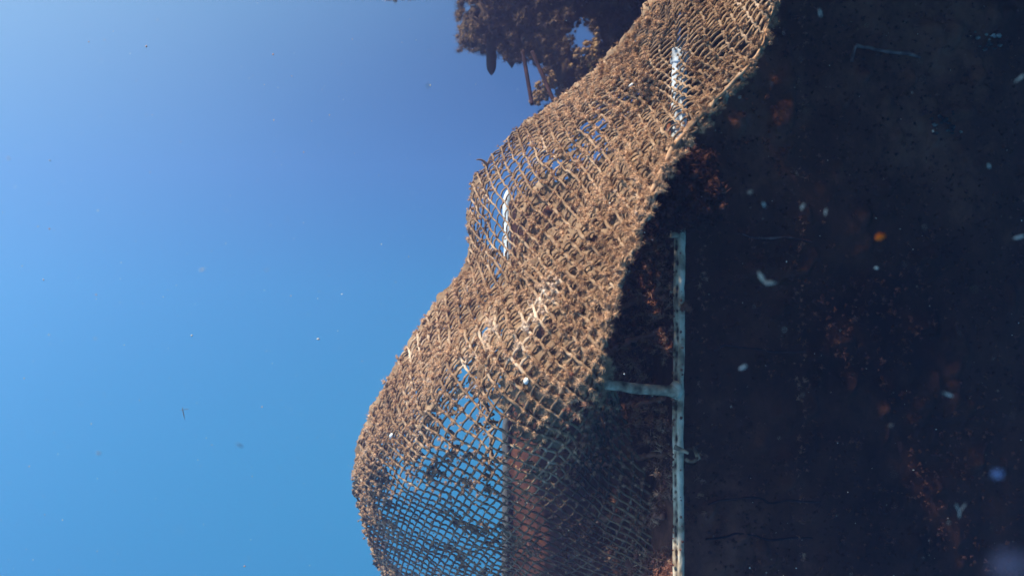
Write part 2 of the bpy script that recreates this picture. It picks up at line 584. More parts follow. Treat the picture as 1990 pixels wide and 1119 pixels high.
def pole_near():
    root = thing('pole', 'long grey pipe standing at the corner of the pontoon, right of the net', 'pole', P(1317, 1180, 1.55))
    k = 40
    top, bot = P(1321, 96, 1.59), P(1317, 1260, 1.55)
    m = 760
    s = np.linspace(0, 1, m)[:, None]
    pts = top * (1 - s) + bot * s
    pts[:, 0] += (fbm(pts, 5, 3) - 0.5) * 0.008
    th = np.linspace(0, 2 * np.pi, k, endpoint=False)
    py = 559.5 - pts[:, 2] / pts[:, 1] * F
    # frame of tube(): find which angle faces left / the lens
    T = unit(np.gradient(pts, axis=0))
    A = unit(np.cross(T, np.array((0.31, 0.9, 0.2))))
    B = np.cross(T, A)
    dirs = np.cos(th)[None, :, None] * A[:, None, :] + np.sin(th)[None, :, None] * B[:, None, :]
    left = -dirs[..., 0]
    front = -dirs[..., 1]
    phi = np.arctan2(dirs[..., 0], front)                 # 0 faces the lens, negative faces left
    r = np.full((m, k), 0.0099)
    low = (py > 440)[:, None]
    # flute between the narrow left strip and the broad right one
    r = r - 0.0022 * np.exp(-((phi + 0.38) / 0.16) ** 2) * low
    up = (py < 330)[:, None]
    r = np.where(up, 0.0135 - 0.0045 * np.exp(-((phi + 0.1) / 0.22) ** 2), r)
    r = r + 0.0042 * (fbm(pts[:, None, :] + dirs * 0.02, 38, 4) - 0.5)
    t = np.zeros((m, k))
    q = random.Random(4)
    y = 470.0
    while y < 1250:                                       # worn pits along the strip
        ph = -0.72 + q.uniform(-0.15, 0.2)
        sz = q.uniform(3.0, 7.0)
        g = np.exp(-(((py[:, None] - y) / sz) ** 2 + ((phi - ph) / (0.12 + 0.02 * sz)) ** 2))
        deep = q.uniform(0.4, 1.0)
        r = r - 0.0042 * deep * g
        t = t - 0.85 * deep * g
        y += q.uniform(9, 34) if y < 860 else q.uniform(8, 22)
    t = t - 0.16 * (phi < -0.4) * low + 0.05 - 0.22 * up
    cut = int(np.searchsorted(py, 385.0))
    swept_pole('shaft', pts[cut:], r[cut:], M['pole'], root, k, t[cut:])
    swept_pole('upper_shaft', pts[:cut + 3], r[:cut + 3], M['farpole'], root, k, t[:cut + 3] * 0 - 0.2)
    # swollen head with a pointed tip
    m2 = 50
    s = np.linspace(0, 1, m2)[:, None]
    hp = P(1328, 64, 1.59) * (1 - s) + P(1320, 128, 1.59) * s + np.array((0.006, 0, 0)) * np.cos(s * 2.6) * (1 - s)
    hr = np.interp(np.linspace(0, 1, m2), [0, 0.10, 0.25, 0.42, 0.62, 0.8, 0.93, 1.0], [0.0008, 0.0018, 0.0050, 0.0105, 0.0155, 0.0175, 0.0165, 0.012])
    V, f = tube(hp, hr[:, None] * (1 + 0.12 * (rng.random((1, 24)) - 0.5)), 24)
    build('head', V, f, M['farpole'], root, 0.38 + (fbm(V, 60, 3) - 0.5) * 0.6)
    # worn ferrule where the pipe comes out of the weed
    V, f = tube(np.linspace(P(1309, 446, 1.552), P(1311, 462, 1.552), 8), [0.0055, 0.007, 0.006, 0.0075, 0.0075, 0.008, 0.0085, 0.009], 18)
    build('collar', V, f, M['pole'], root, 0.25)
    return root


pole_near()


def sstep(a, b, x):
    t = np.clip((x - a) / (b - a), 0, 1)
    return t * t * (3 - 2 * t)


def pole_far():
    root = thing('pole', 'thin white pipe behind the net, its lower end showing through the mesh', 'pole', P(985, 1180, 2.60))
    k, m = 24, 420
    s = np.linspace(0, 1, m)[:, None]
    pts = P(987, 370, 2.60) * (1 - s) + P(984, 1260, 2.58) * s
    pts[:, 0] += (fbm(pts, 16, 3) - 0.5) * 0.012
    r = 0.0125 * (0.8 + 0.45 * fbm(pts[:, None, :] + np.arange(k)[None, :, None] * 0.03, 26, 3))
    r[:10] *= np.sqrt(np.linspace(0.05, 1, 10))[:, None]
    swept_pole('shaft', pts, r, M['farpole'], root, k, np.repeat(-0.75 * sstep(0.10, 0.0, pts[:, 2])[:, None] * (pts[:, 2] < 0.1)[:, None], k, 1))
    return root


pole_far()


def peg():
    root = thing('peg', 'short grey cross peg reaching from the pole into the net', 'peg', P(1312, 760, 1.55))
    n, k = 90, 24
    s = np.linspace(0, 1, n)[:, None]
    pts = P(1138, 742, 1.47) * (1 - s) + P(1314, 762, 1.545) * s
    pts[:, 2] += (fbm(pts, 14, 2)[:] - 0.5) * 0.008
    r = np.interp(np.linspace(0, 1, n), [0, 0.03, 0.5, 0.9, 1], [0.006, 0.0085, 0.0088, 0.0095, 0.0125])[:, None] * (0.88 + 0.25 * fbm(pts[:, None, :] + np.arange(k)[None, :, None] * 0.05, 50, 3))
    V, f = tube(pts, r, k)
    build('bar', V, f, M['pole'], root, 0.30 + (fbm(V, 40, 3) - 0.5) * 0.5)
    V, f, kk = blobs([P(1313, 758, 1.545)], [(0.0125, 0.0115, 0.016)], 0.08, ICO3)
    build('joint', V, f, M['pole'], root, 0.5)
    return root


peg()


def clamp():
    root = thing('clamp', 'small grey ring clamp gripping the lower stretch of the pole', 'clamp', P(1335, 885, 1.53))
    a = np.linspace(R(-150), R(120), 40)
    c = P(1343, 884, 1.53)
    rr = 0.0115
    pts = c + np.stack((np.cos(a) * rr, np.sin(a) * 0.004, np.sin(a) * rr * 0.9), 1)
    V, f = tube(pts, 0.0022 + 0.0026 * fbm(pts, 120, 2), 10)
    build('ring', V, f, M['pole'], root, -0.05)
    s = np.linspace(0, 1, 14)[:, None]
    pts = P(1311, 868, 1.525) * (1 - s) + P(1338, 880, 1.525) * s
    V, f = tube(pts, np.linspace(0.0045, 0.0028, 14), 10)
    build('jaw', V, f, M['pole'], root, 0.12)
    s = np.linspace(0, 1, 14)[:, None]
    pts = P(1348, 866, 1.53) * (1 - s) + P(1358, 892, 1.53) * s
    V, f = tube(pts, np.linspace(0.003, 0.0045, 14), 10)
    build('jaw', V, f, M['pole'], root, 0.15)
    return root


clamp()
o = tufts('algae_tuft', [P(1330, 597, 1.535), P(1338, 600, 1.54), P(1326, 600, 1.53)], [N_FRONT] * 3, [0.012, 0.009, 0.008], [0.6, 0.5, 0.5], M['darkgrowth'], None, k=120, width=0.05)
del o['kind']
tag(o, 'small fuzzy brown tuft growing on the pole above the peg', 'seaweed')

cen = []
for _ in range(70):
    y = random.uniform(470, 1160)
    cen.append(P(1316 + random.choice((-1, -1, 1)) * random.uniform(6, 12), y, 1.545))
o = tufts('pole_crust', np.array(cen), np.tile(N_FRONT, (70, 1)), rng.uniform(0.0018, 0.005, 70), rng.uniform(0.1, 0.8, 70), M['darkgrowth'], bpy.data.objects['pole'], k=60, width=0.05)

# ------------------------------------------------------------------ the net
# rows along its length (top right to bottom left); each row: left outline, middle, right edge, inner end, as (px, py, depth)
rows = [
    ((1335, -160, 1.72), (1575, -150, 1.62), 1.66, (1600, -140, 1.78)),
    ((1262, 18, 1.66), (1500, 15, 1.50), 1.54, (1512, 22, 1.68)),
    ((1188, 112, 1.84), (1476, 100, 1.46), 1.555, (1484, 112, 1.62)),
    ((1085, 200, 2.05), (1398, 192, 1.44), 1.70, (1410, 205, 1.58)),
    ((1000, 262, 2.18), (1312, 290, 1.44), 1.78, (1322, 306, 1.54)),
    ((930, 345, 2.18), (1246, 428, 1.46), 1.83, (1254, 444, 1.53)),
    ((917, 430, 2.16), (1208, 520, 1.44), 1.80, (1218, 536, 1.51)),
    ((912, 515, 2.12), (1180, 602, 1.42), 1.74, (1190, 620, 1.50)),
    ((850, 592, 2.06), (1160, 690, 1.41), 1.68, (1184, 716, 1.50)),
    ((790, 690, 2.00), (1138, 780, 1.46), 1.66, (1222, 830, 1.66)),
    ((735, 790, 1.97), (1108, 870, 1.58), 1.69, (1262, 940, 1.66)),
    ((697, 900, 2.00), (1072, 975, 1.74), 1.80, (1284, 1050, 1.66)),
    ((707, 1010, 2.16), (1040, 1090, 1.95), 2.00, (1292, 1160, 1.66)),
    ((748, 1119, 2.42), (1020, 1210, 2.18), 2.28, (1296, 1280, 1.66)),
    ((810, 1240, 2.75), (1010, 1340, 2.38), 2.58, (1296, 1400, 1.66)),
]
ctrl = []
for Lp, Rp, dm, Ep in rows:
    L, Rr, E = np.array(Lp, float), np.array(Rp, float), np.array(Ep, float)
    mid = (L + Rr) / 2
    mid[2] = dm
    c25 = L * 0.76 + Rr * 0.24
    c25[2] = 0.5 * (L[2] + dm) - 0.035
    c75 = L * 0.24 + Rr * 0.76
    c75[2] = 0.5 * (Rr[2] + dm) - 0.02
    wr = L + (Rr - L) * 0.10
    wr[2] = L[2] + 0.22
    wr0 = L + (Rr - L) * 0.012
    wr0[2] = L[2] + 0.07
    em = (Rr + E) / 2
    em[2] = (Rr[2] + E[2]) / 2 + (0.06 if Rp[1] > 750 else -0.015)
    ctrl.append([P(*q) for q in (wr, wr0, L, c25, mid, c75, Rr, em, E)])
ctrl = np.array(ctrl)                       # (15, 9, 3)


def catmull(A, t):
    """A (n,...) samples at 0..n-1; t (m,)"""
    n = len(A)
    t = np.clip(t, 0, n - 1 - 1e-6)
    i = np.floor(t).astype(int)
    f = (t - i).reshape((-1,) + (1,) * (A.ndim - 1))
    g = lambda k: A[np.clip(i + k, 0, n - 1)]
    p0, p1, p2, p3 = g(-1), g(0), g(1), g(2)
    return 0.5 * (2 * p1 + (p2 - p0) * f + (2 * p0 - 5 * p1 + 4 * p2 - p3) * f ** 2 + (3 * p1 - p0 - 3 * p2 + p3) * f ** 3)


SUB = 5                                     # points between two knots
N_WRAP, N_MAIN, N_EXT = 3, 23, 9
N_B = 78                                    # cross strands
fine_u = catmull(ctrl, np.linspace(0, len(rows) - 1, 900))         # (900, 9, 3)
mid = fine_u[:, 4]
cl = np.concatenate(([0], np.cumsum(np.linalg.norm(np.diff(mid, axis=0), axis=1))))
nu = (N_B - 1) * SUB + 1
u_at = np.interp(np.linspace(0, cl[-1], nu), cl, np.arange(900))
fu = np.stack([np.stack([np.interp(u_at, np.arange(900), fine_u[:, c, a]) for a in range(3)], -1) for c in range(9)], 1)   # (nu, 9, 3)
nv_main = N_MAIN * SUB
S = []
for r in range(nu):
    dense = catmull(fu[r], np.linspace(0, 8, 400))
    tt = np.linspace(0, 8, 400)
    seg = np.concatenate(([0], np.cumsum(np.linalg.norm(np.diff(dense, axis=0), axis=1))))
    sL, sR = np.interp(2, tt, seg), np.interp(6, tt, seg)
    at = np.concatenate((np.linspace(0, sL, N_WRAP * SUB, endpoint=False), np.linspace(sL, sR, nv_main, endpoint=False), np.linspace(sR, seg[-1], N_EXT * SUB + 1)))
    S.append(np.stack([np.interp(at, seg, dense[:, a]) for a in range(3)], -1))
S = np.array(S)                              # (nu, nv, 3)
nv = S.shape[1]
Nn = unit(np.cross(np.gradient(S, axis=0), np.gradient(S, axis=1)))
Nn = np.where(np.sum(Nn * S, -1, keepdims=True) > 0, -Nn, Nn)
vi = np.arange(nv)
main = (vi >= N_WRAP * SUB) & (vi <= (N_WRAP + N_MAIN) * SUB)
sx = 995 + S[..., 0] / S[..., 1] * F
sy = 559.5 - S[..., 2] / S[..., 1] * F


def bump_line(pts, wid):
    """gaussian distance to a polyline in the sheet's own picture"""
    best = np.full(sx.shape, 1e9)
    for (x0, y0), (x1, y1) in zip(pts[:-1], pts[1:]):
        dx, dy = x1 - x0, y1 - y0
        t = np.clip(((sx - x0) * dx + (sy - y0) * dy) / (dx * dx + dy * dy), 0, 1)
        best = np.minimum(best, np.hypot(sx - x0 - t * dx, sy - y0 - t * dy))
    return np.exp(-(best / wid) ** 2)


inner = np.clip(np.minimum(vi - N_WRAP * SUB, (N_WRAP + N_MAIN) * SUB - vi) / 14.0, 0, 1)[None, :]


def shelf(pts, left, right):
    """a fold with a steep flank on its left and a long soft back on its right"""
    best = np.full(sx.shape, 1e9)
    sgn = np.ones(sx.shape)
    for (x0, y0), (x1, y1) in zip(pts[:-1], pts[1:]):
        dx, dy = x1 - x0, y1 - y0
        t = np.clip(((sx - x0) * dx + (sy - y0) * dy) / (dx * dx + dy * dy), 0, 1)
        dd = np.hypot(sx - x0 - t * dx, sy - y0 - t * dy)
        side = np.sign((sx - x0) * -dy + (sy - y0) * dx)      # + on the right of a line that runs down
        side = -side
        sgn = np.where(dd < best, np.where(side == 0, 1, side), sgn)
        best = np.minimum(best, dd)
    return np.where(sgn > 0, np.exp(-(best / right) ** 2), np.exp(-(best / left) ** 2))


fold = 0.050 * shelf([(1085, 550), (1035, 620), (1005, 690), (985, 770)], 30, 95)
fold += 0.034 * shelf([(970, 610), (910, 700), (860, 780)], 30, 70)
fold -= 0.020 * bump_line([(1120, 420), (1010, 520), (930, 620)], 30)
fold += 0.020 * bump_line([(1230, 330), (1150, 470), (1080, 560)], 28)
fold -= 0.016 * bump_line([(1270, 200), (1160, 330), (1080, 430)], 26)
fold += 0.016 * bump_line([(1180, 190), (1090, 300), (1010, 420)], 26)
low = (fbm(S, 7.0, 3) - 0.5) * 0.035
S = S + Nn * ((fold * inner + low * (0.3 + 0.7 * inner))[..., None])
Nn = unit(np.cross(np.gradient(S, axis=0), np.gradient(S, axis=1)))
Nn = np.where(np.sum(Nn * S, -1, keepdims=True) > 0, -Nn, Nn)
Du = unit(np.gradient(S, axis=0))
Dv = unit(np.gradient(S, axis=1))
# slack: knots wander, strands sag between them
wob = np.stack([fbm(S + q, 26, 2) - 0.5 for q in (2.0, 11.0, 23.0)], -1)
S = S + Du * wob[..., :1] * 0.010 + Dv * wob[..., 1:2] * 0.008 + Nn * wob[..., 2:] * 0.013
sx = 995 + S[..., 0] / S[..., 1] * F
sy = 559.5 - S[..., 2] / S[..., 1] * F


def sstep(a, b, x):
    t = np.clip((x - a) / (b - a), 0, 1)
    return t * t * (3 - 2 * t)


# how thickly the growth sits: 1 closes the meshes, 0.3 leaves them open
low_line = 745 + np.abs(sx - 900) * 0.72
g = 1.0 - 0.62 * sstep(-110, 110, sy - low_line)
open_ul = np.exp(-(((sx - 985) / 75) ** 2 + ((sy - 300) / 60) ** 2)) + np.exp(-(((sx - 945) / 38) ** 2 + ((sy - 425) / 70) ** 2))
g -= 0.75 * np.clip(open_ul, 0, 1)
g -= 0.50 * sstep(1225, 1310, sx) * (1 - sstep(240, 300, sy))
g -= 0.25 * np.exp(-(((sx - 1130) / 90) ** 2 + ((sy - 300) / 90) ** 2))
g -= 0.6 * np.exp(-(((sx - 1318) / 26) ** 2 + ((sy - 180) / 110) ** 4))
g -= 0.8 * np.exp(-(((sx - 985) / 24) ** 2 + ((sy - 435) / 75) ** 2))
g += (fbm(S + 5, 9, 3) - 0.5) * 0.6 + 0.06
ext_fade = sstep((N_WRAP + N_MAIN) * SUB, (N_WRAP + N_MAIN + 3) * SUB, vi)[None, :]
g = np.where(sy > 740, g - 0.15 * ext_fade, g)
g = np.clip(g, 0.08, 1.1)

fold_light = np.clip(bump_line([(1078, 555), (1035, 620), (1005, 690)], 22) + 0.6 * bump_line([(965, 625), (905, 705)], 20) + 0.35 * bump_line([(850, 610), (800, 690)], 22), 0, 1) * (0.5 + fbm(S + 3, 40, 2))  # pale streaks: sunlight on the folds, put into the tint
net = thing('net', 'large fouled net hanging off the pontoon in a belly, thick with tan growth', 'net', P(1000, 900, 1.7))
edge_v = (N_WRAP + N_MAIN) * SUB
PITCH = 4.5
KA, KB = 0.42, 0.40                          # lengthwise twines drift left, cross twines drop to the right


def samp(A, U, V):
    U = np.clip(U, 0, nu - 1.001)
    V = np.clip(V, 0, nv - 1.001)
    i, j = np.floor(U).astype(int), np.floor(V).astype(int)
    fu_, fv_ = U - i, V - j
    if A.ndim == 3:
        fu_, fv_ = fu_[..., None], fv_[..., None]
    return (A[i, j] * (1 - fu_) + A[i + 1, j] * fu_) * (1 - fv_) + (A[i, j + 1] * (1 - fu_) + A[i + 1, j + 1] * fu_) * fv_


def cross_index(U, V):
    return (U - KB * V) / PITCH


def length_index(U, V):
    return (V + KA * U) / PITCH


seeds = []                                   # (U, V, weight) places where growth may sit


def run(U, V, fam):
    """the twine through sheet places (U,V): split where it leaves the sheet"""
    ok = (U >= 0) & (U <= nu - 1) & (V >= 0) & (V <= nv - 1)
    px_, py_ = samp(sx, U, V), samp(sy, U, V)
    ok &= (py_ > -120) & (py_ < 1260)
    ok &= ~((V > edge_v + 7) & (py_ < 700))
    idx = np.flatnonzero(ok)
    if len(idx) < 8:
        return
    for grp in np.split(idx, np.flatnonzero(np.diff(idx) > 1) + 1):
        if len(grp) < 8:
            continue
        u, v = U[grp], V[grp]
        pts = samp(S, u, v)
        n_ = unit(samp(Nn, u, v))
        gg = samp(g, u, v)
        if fam == 'a':
            ph = length_index(u, v) * 0 + cross_index(u, v)
            rr = 0.0015 + 0.0009 * gg + 0.0018 * np.maximum(0, fbm(pts, 120, 2) - 0.4) * (0.5 + gg)
            pts = pts - n_ * (0.0018 * np.cos(2 * np.pi * ph))[:, None]
        else:
            ph = length_index(u, v)
            d_ = unit(samp(Du, u, v))
            rr = 0.0017 + 0.0012 * gg + 0.0022 * np.maximum(0, fbm(pts, 110, 2) - 0.4) * (0.5 + gg)
            pts = pts + n_ * (0.0018 * np.cos(2 * np.pi * ph))[:, None] + d_ * (0.0035 * np.sin(np.pi * ph) ** 2)[:, None]
        k = 6
        V_, f_ = tube(pts, rr[:, None] * (0.7 + 0.6 * rng.random((len(pts), k))), k)
        build('lengthwise_twine' if fam == 'a' else 'cross_twine', V_, f_, M['twine'], net, (0.36 if fam == 'a' else 0.46) + (fbm(V_, 14, 2) - 0.5) * 0.7 + 0.65 * np.append(np.repeat(samp(fold_light, u, v), k), [0, 0]) - 0.35 * np.append(np.repeat(sstep(edge_v - 8, edge_v + 8, v) * sstep(740, 800, samp(sy, u, v)), k), [0, 0]))  # fold light and flap shade are put into the twine tint
        knot = np.abs(ph - np.round(ph)) < 0.12
        for q in range(len(pts)):
            seeds.append((pts[q], n_[q], gg[q], v[q], knot[q], fam, samp(sy, u[q:q + 1], v[q:q + 1])[0], samp(fold_light, u[q:q + 1], v[q:q + 1])[0]))


uu = np.arange(0, nu - 1, 0.9)
for c in range(0, int((nv + KA * nu) / PITCH) + 2):
    run(uu, c * PITCH - KA * uu, 'a')
vv = np.arange(0, nv - 1, 0.9)
for c in range(int(-KB * nv / PITCH) - 1, int(nu / PITCH) + 2):
    run(c * PITCH + KB * vv, vv, 'b')

# growth on the twines
cen, nor, rad, ti = [], [], [], []
sc_ = np.array([s_[0] for s_ in seeds])
hue = fbm(sc_ + 9, 6, 2)
patch = fbm(sc_ + 31, 22, 2)
flap = ([], [], [], [])
for q, (p_, n_, gg, v_, knot, fam, y_, x_) in enumerate(seeds):
    if y_ > 1190 or y_ < -70:
        continue
    near_edge = math.exp(-((v_ - edge_v) / 16.0) ** 2) * (y_ < 860)
    w = 0.78 if knot else 0.52 if fam == 'b' else 0.28
    w *= (0.12 + 1.0 * gg ** 1.3) * (0.35 + 1.4 * max(0.0, patch[q] - 0.25))
    w += 0.10 * near_edge + (0.22 * math.exp(-((v_ - edge_v) / 5.0) ** 2) if y_ < 420 else 0.0)
    if random.random() > w:
        continue
    r = random.uniform(0.0036, 0.0082) * (0.50 + 0.55 * gg) * (1 + 0.15 * near_edge)
    if random.random() < 0.05 * gg:
        r *= 1.5
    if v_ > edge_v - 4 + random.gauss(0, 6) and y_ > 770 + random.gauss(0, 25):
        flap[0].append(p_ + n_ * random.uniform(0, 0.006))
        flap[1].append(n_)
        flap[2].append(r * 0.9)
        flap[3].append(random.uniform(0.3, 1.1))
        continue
    cen.append(p_ + n_ * random.uniform(0.0, 0.008) + rng.normal(size=3) * 0.0025)
    nor.append(n_ + np.array((0, 0, 0.5)))
    rad.append(r)
    ti.append(0.52 + (hue[q] - 0.5) * 1.0 + random.gauss(0, 0.10) + 0.4 * x_)  # last term paints the fold highlight onto the growth
print('net tufts', len(cen))
tufts('turf_algae', np.array(cen), np.array(nor), np.array(rad), np.array(ti), M['growth'], net, k=125, corescale=0.40, width=0.037, lift=0.6, jitter=0.5, base=ICO2)

tufts('shade_tinted_red_algae', np.array(flap[0]), np.array(flap[1]), np.array(flap[2]), np.array(flap[3]), M['darkgrowth'], net, k=110, corescale=0.45, width=0.04)  # red growth, also coloured dark for the shade on the flap
silt_c, silt_n, silt_t = [], [], []
# silt that has closed the meshes where the growth is thick
Vs, Qs, Ts = [], [], []
cnt = 0
h = 6
den = 1 + KA * KB
for c in range(0, int((nv + KA * nu) / PITCH) + 2):
    for b in range(int(-KB * nv / PITCH) - 1, int(nu / PITCH) + 2):
        aa, bb = np.meshgrid(np.linspace(c, c + 1, h), np.linspace(b, b + 1, h))
        V_ = (aa * PITCH - KA * bb * PITCH) / den
        U_ = bb * PITCH + KB * V_
        if U_.min() < 0 or U_.max() > nu - 2 or V_.min() < 0 or V_.max() > nv - 2:
            continue
        um, vm = U_[2:3, 2], V_[2:3, 2]
        gg, ym = samp(g, um, vm)[0], samp(sy, um, vm)[0]
        if ym > 1200 or ym < -80 or (vm[0] > edge_v + 5 and ym < 700):
            continue
        if vm[0] > edge_v - 4 and ym > 770:
            continue
        if random.random() > sstep(0.34, 0.78, gg) * 0.97:
            continue
        n_ = samp(Nn, U_, V_)
        sub = samp(S, U_, V_) - n_ * 0.0065
        bowl = np.outer(np.sin(np.linspace(0, np.pi, h)), np.sin(np.linspace(0, np.pi, h)))
        sub = sub - n_ * (bowl * random.uniform(-0.003, 0.006))[..., None]
        sub = sub + rng.normal(size=sub.shape) * 0.0013
        W, f = lattice(sub)
        fq = f[0]
        if gg < 0.9:
            fq = fq[rng.random(len(fq)) < 0.66 + 0.32 * gg]
        if len(fq) == 0:
            continue
        Vs.append(W)
        Qs.append(fq + cnt)
        cnt += len(W)
        t_ = 0.36 + random.gauss(0, 0.12)
        Ts.append(np.full(len(W), t_))
        for _ in range(5):
            q1, q2 = random.randrange(h), random.randrange(h)
            silt_c.append(sub[q1, q2])
            silt_n.append(n_[q1, q2])
            silt_t.append(t_ + random.gauss(0, 0.1))
tag(build('silt_film', np.concatenate(Vs), [np.concatenate(Qs)], M['silt'], net, np.concatenate(Ts)), kind='stuff')

tufts('short_fuzz', np.array(silt_c), np.array(silt_n), rng.uniform(0.003, 0.0065, len(silt_c)), np.array(silt_t), M['growth'], net, k=30, corescale=0.35, width=0.065, lift=0.6)

# rolled rim rope along the upper right edge
ue = [b for b in range(nu) if -60 < sy[b, edge_v] < 600]
pts = S[ue, edge_v] + Nn[ue, edge_v] * 0.002
wide = np.interp(sy[ue, edge_v], [-60, 90, 180, 300, 420, 600], [0.002, 0.002, 0.003, 0.005, 0.003, 0.002])
V, f = tube(pts, (wide[:, None] * (0.1 + 1.7 * fbm(pts[:, None, :] + np.arange(10)[None, :, None] * 0.11, 60, 3))), 10)
build('rim', V, f, M['growth'], net, 0.5 + (fbm(V, 60, 3) - 0.5) * 1.4)

# shells lodged in the net
for px, py, r, lab in ((1028, 736, 0.0052, 'white shell lodged in the net below the bright fold'), (766, 845, 0.005, 'small white shell near the left outline of the net'),
                       (1233, 163, 0.006, 'pale shell high on the net among brown weed')):
    k = np.argmin((sx - px) ** 2 + (sy - py) ** 2)
    b, a = np.unravel_index(k, sx.shape)
    n_, u_, v_ = Nn[b, a], Du[b, a], Dv[b, a]
    th = np.linspace(0, 2 * np.pi, 18, endpoint=False)
    ringsV = []
    for q, h in ((1.0, 0.0), (0.86, 0.28), (0.6, 0.5), (0.3, 0.62), (0.02, 0.66)):
        wav = 1 + 0.06 * np.cos(th * 9)
        ringsV.append(S[b, a] + n_ * (0.006 + r * h) + (u_ * (np.cos(th) * q * 1.25 * wav)[:, None] + v_ * (np.sin(th) * q * wav)[:, None]) * r)
    G = np.array(ringsV)
    G = np.concatenate((G, G[:, :1]), 1)
    V, f = lattice(G)
    tag(build('shell', V, f, M['shell'], None, 0.7), lab, 'shell', 'shells caught in the net')

# a frond sticking out of the left outline
s = np.linspace(0, 1, 12)[:, None]
pts = P(948, 322, 2.16) * (1 - s) + P(926, 311, 2.14) * s + np.array((0, 0, 0.006)) * np.sin(s * 3.1)
V, f = tube(pts, np.linspace(0.004, 0.0012, 12), 6)
tag(build('weed_frond', V, f, M['clump'], None, 0.8), 'short yellowish weed sprig poking out of the net\'s left outline', 'seaweed')

# ------------------------------------------------------------------ weed hanging under the dock, top middle
weed = thing('hanging_weed_mass', 'big dark weed mass hanging under the dock behind the net, top middle', 'seaweed', P(1070, 60, 3.0))
poly = [(893, -120), (888, 30), (890, 100), (935, 104), (960, 112), (1000, 118), (1050, 128), (1085, 190), (1040, 222), (1120, 240), (1210, 170), (1300, 100), (1330, -120)]


def inside(x, y, pg):
    c = False
    j = len(pg) - 1
    for i in range(len(pg)):
        xi, yi = pg[i]
        xj, yj = pg[j]
        if (yi > y) != (yj > y) and x < (xj - xi) * (y - yi) / (yj - yi) + xi:
            c = not c
        j = i
    return c


cen, nor, rad, ti = [], [], [], []
tries = 0
while len(cen) < 2600 and tries < 40000:
    tries += 1
    x, y = random.uniform(870, 1340), random.uniform(-130, 245)
    if not inside(x, y, poly):
        continue
    if ((x - 1134) / 17) ** 2 + ((y - 74) / 24) ** 2 < 1.0:
        continue
    d = random.uniform(2.75, 3.35)
    if ((x - 1134) / 30) ** 2 + ((y - 74) / 38) ** 2 < 1.0:
        d = random.uniform(2.7, 2.95)
    edge = x < 935
    cen.append(P(x, y, d))
    nor.append(np.array((-0.4, -0.5, 0.0)))
    rad.append(random.uniform(0.012, 0.034) * (0.7 if (edge or y > 90) else 1.0) * (0.6 if ((x - 1134) / 36) ** 2 + ((y - 74) / 46) ** 2 < 1 else 1))
    t = random.uniform(0.1, 0.5)
    if edge:
        t += 0.35  # sunlight on the left edge put into a lighter tint
    if y > 140:
        t += 0.25
    ti.append(t)
o = tufts('weed', np.array(cen), np.array(nor), np.array(rad), np.array(ti), M['clump'], weed, k=110, corescale=0.36, width=0.03, base=ICO2, lift=0.2)
hc = []
while len(hc) < 420:
    x, y = random.uniform(905, 1320), random.uniform(-120, 200)
    if all(inside(x + dx, y + dy, poly) for dx, dy in ((-22, 0), (22, 0), (0, 22), (0, -22), (-14, 14), (14, 14))) and ((x - 1134) / 44) ** 2 + ((y - 74) / 50) ** 2 > 1.0:
        hc.append(P(x, y, random.uniform(2.85, 3.3)))
V, f, kk = blobs(np.array(hc), rng.uniform(0.022, 0.036, len(hc)), 0.45, ICO2)
build('weed_heart', V, f, M['clump'], weed, tint_of(kk, rng.uniform(0.0, 0.4, len(hc))))
# bright lumps by the gap and behind the rods
cen, nor, rad, ti = [], [], [], []
for cx, cy, sxx, syy, n in ((1158, 85, 6, 20, 40), (1140, 99, 16, 4, 26), (1058, 172, 12, 16, 60), (1072, 158, 8, 14, 30), (1045, 190, 12, 12, 40), (1150, 118, 30, 16, 50), (1140, 84, 8, 3, 10)):
    for _ in range(n):
        cen.append(P(random.gauss(cx, sxx * 0.6), random.gauss(cy, syy * 0.6), random.uniform(2.68, 2.8)))
        nor.append(np.array((-0.4, -0.5, 0.3)))
        rad.append(random.uniform(0.006, 0.013))
        ti.append(random.uniform(0.6, 1.2))
tufts('orange_growth', np.array(cen), np.array(nor), np.array(rad), np.array(ti), M['clump'], weed, k=60, corescale=0.6, width=0.05)
# blunt finger, wedge and the two thin rods that hang out of it
s = np.linspace(0, 1, 24)[:, None]
pts = P(954, 40, 2.9) * (1 - s) + P(955, 146, 2.9) * s
rr = np.full(24, 0.0165)
rr[-5:] *= np.array((0.98, 0.92, 0.8, 0.55, 0.2))
V, f = tube(pts, rr, 16)
build('finger', V, f, M['clump'], weed, 0.15)
w0, w1, w2 = P(972, 100, 2.95), P(1014, 96, 2.95), P(995, 131, 2.95)
th = np.array((0, 0.02, 0))
V = np.array((w0 - th, w1 - th, w2 - th, w0 + th, w1 + th, w2 + th))
build('wedge', V, [np.array([(0, 2, 1), (3, 4, 5)]), np.array([(0, 1, 4, 3), (1, 2, 5, 4), (2, 0, 3, 5)])], M['clump'], weed, 0.1, smooth=False)
for (x0, y0), (x1, y1) in (((1016, 100), (1034, 204)), ((1034, 100), (1080, 206))):
    s = np.linspace(0, 1, 30)[:, None]
    pts = P(x0, y0, 2.66) * (1 - s) + P(x1, y1, 2.62) * s
    V, f = tube(pts, 0.0062, 10)
    build('rod', V, f, M['rod'], weed, 0.2)

# a second fringe at the very top of the picture
cen = [P(random.gauss(762, 24), random.uniform(-45, 2) - abs(random.gauss(0, 3)), random.uniform(3.30, 3.40)) for _ in range(90)]
o = tufts('weed_fringe', np.array(cen), np.tile(np.array((-0.3, -0.4, -0.4)), (90, 1)), rng.uniform(0.008, 0.018, 90), rng.uniform(0.7, 1.2, 90), M['growth'], None, k=80, corescale=0.6, width=0.05)
del o['kind']
tag(o, 'small orange weed fringe dipping in at the top, left of the big mass', 'seaweed')

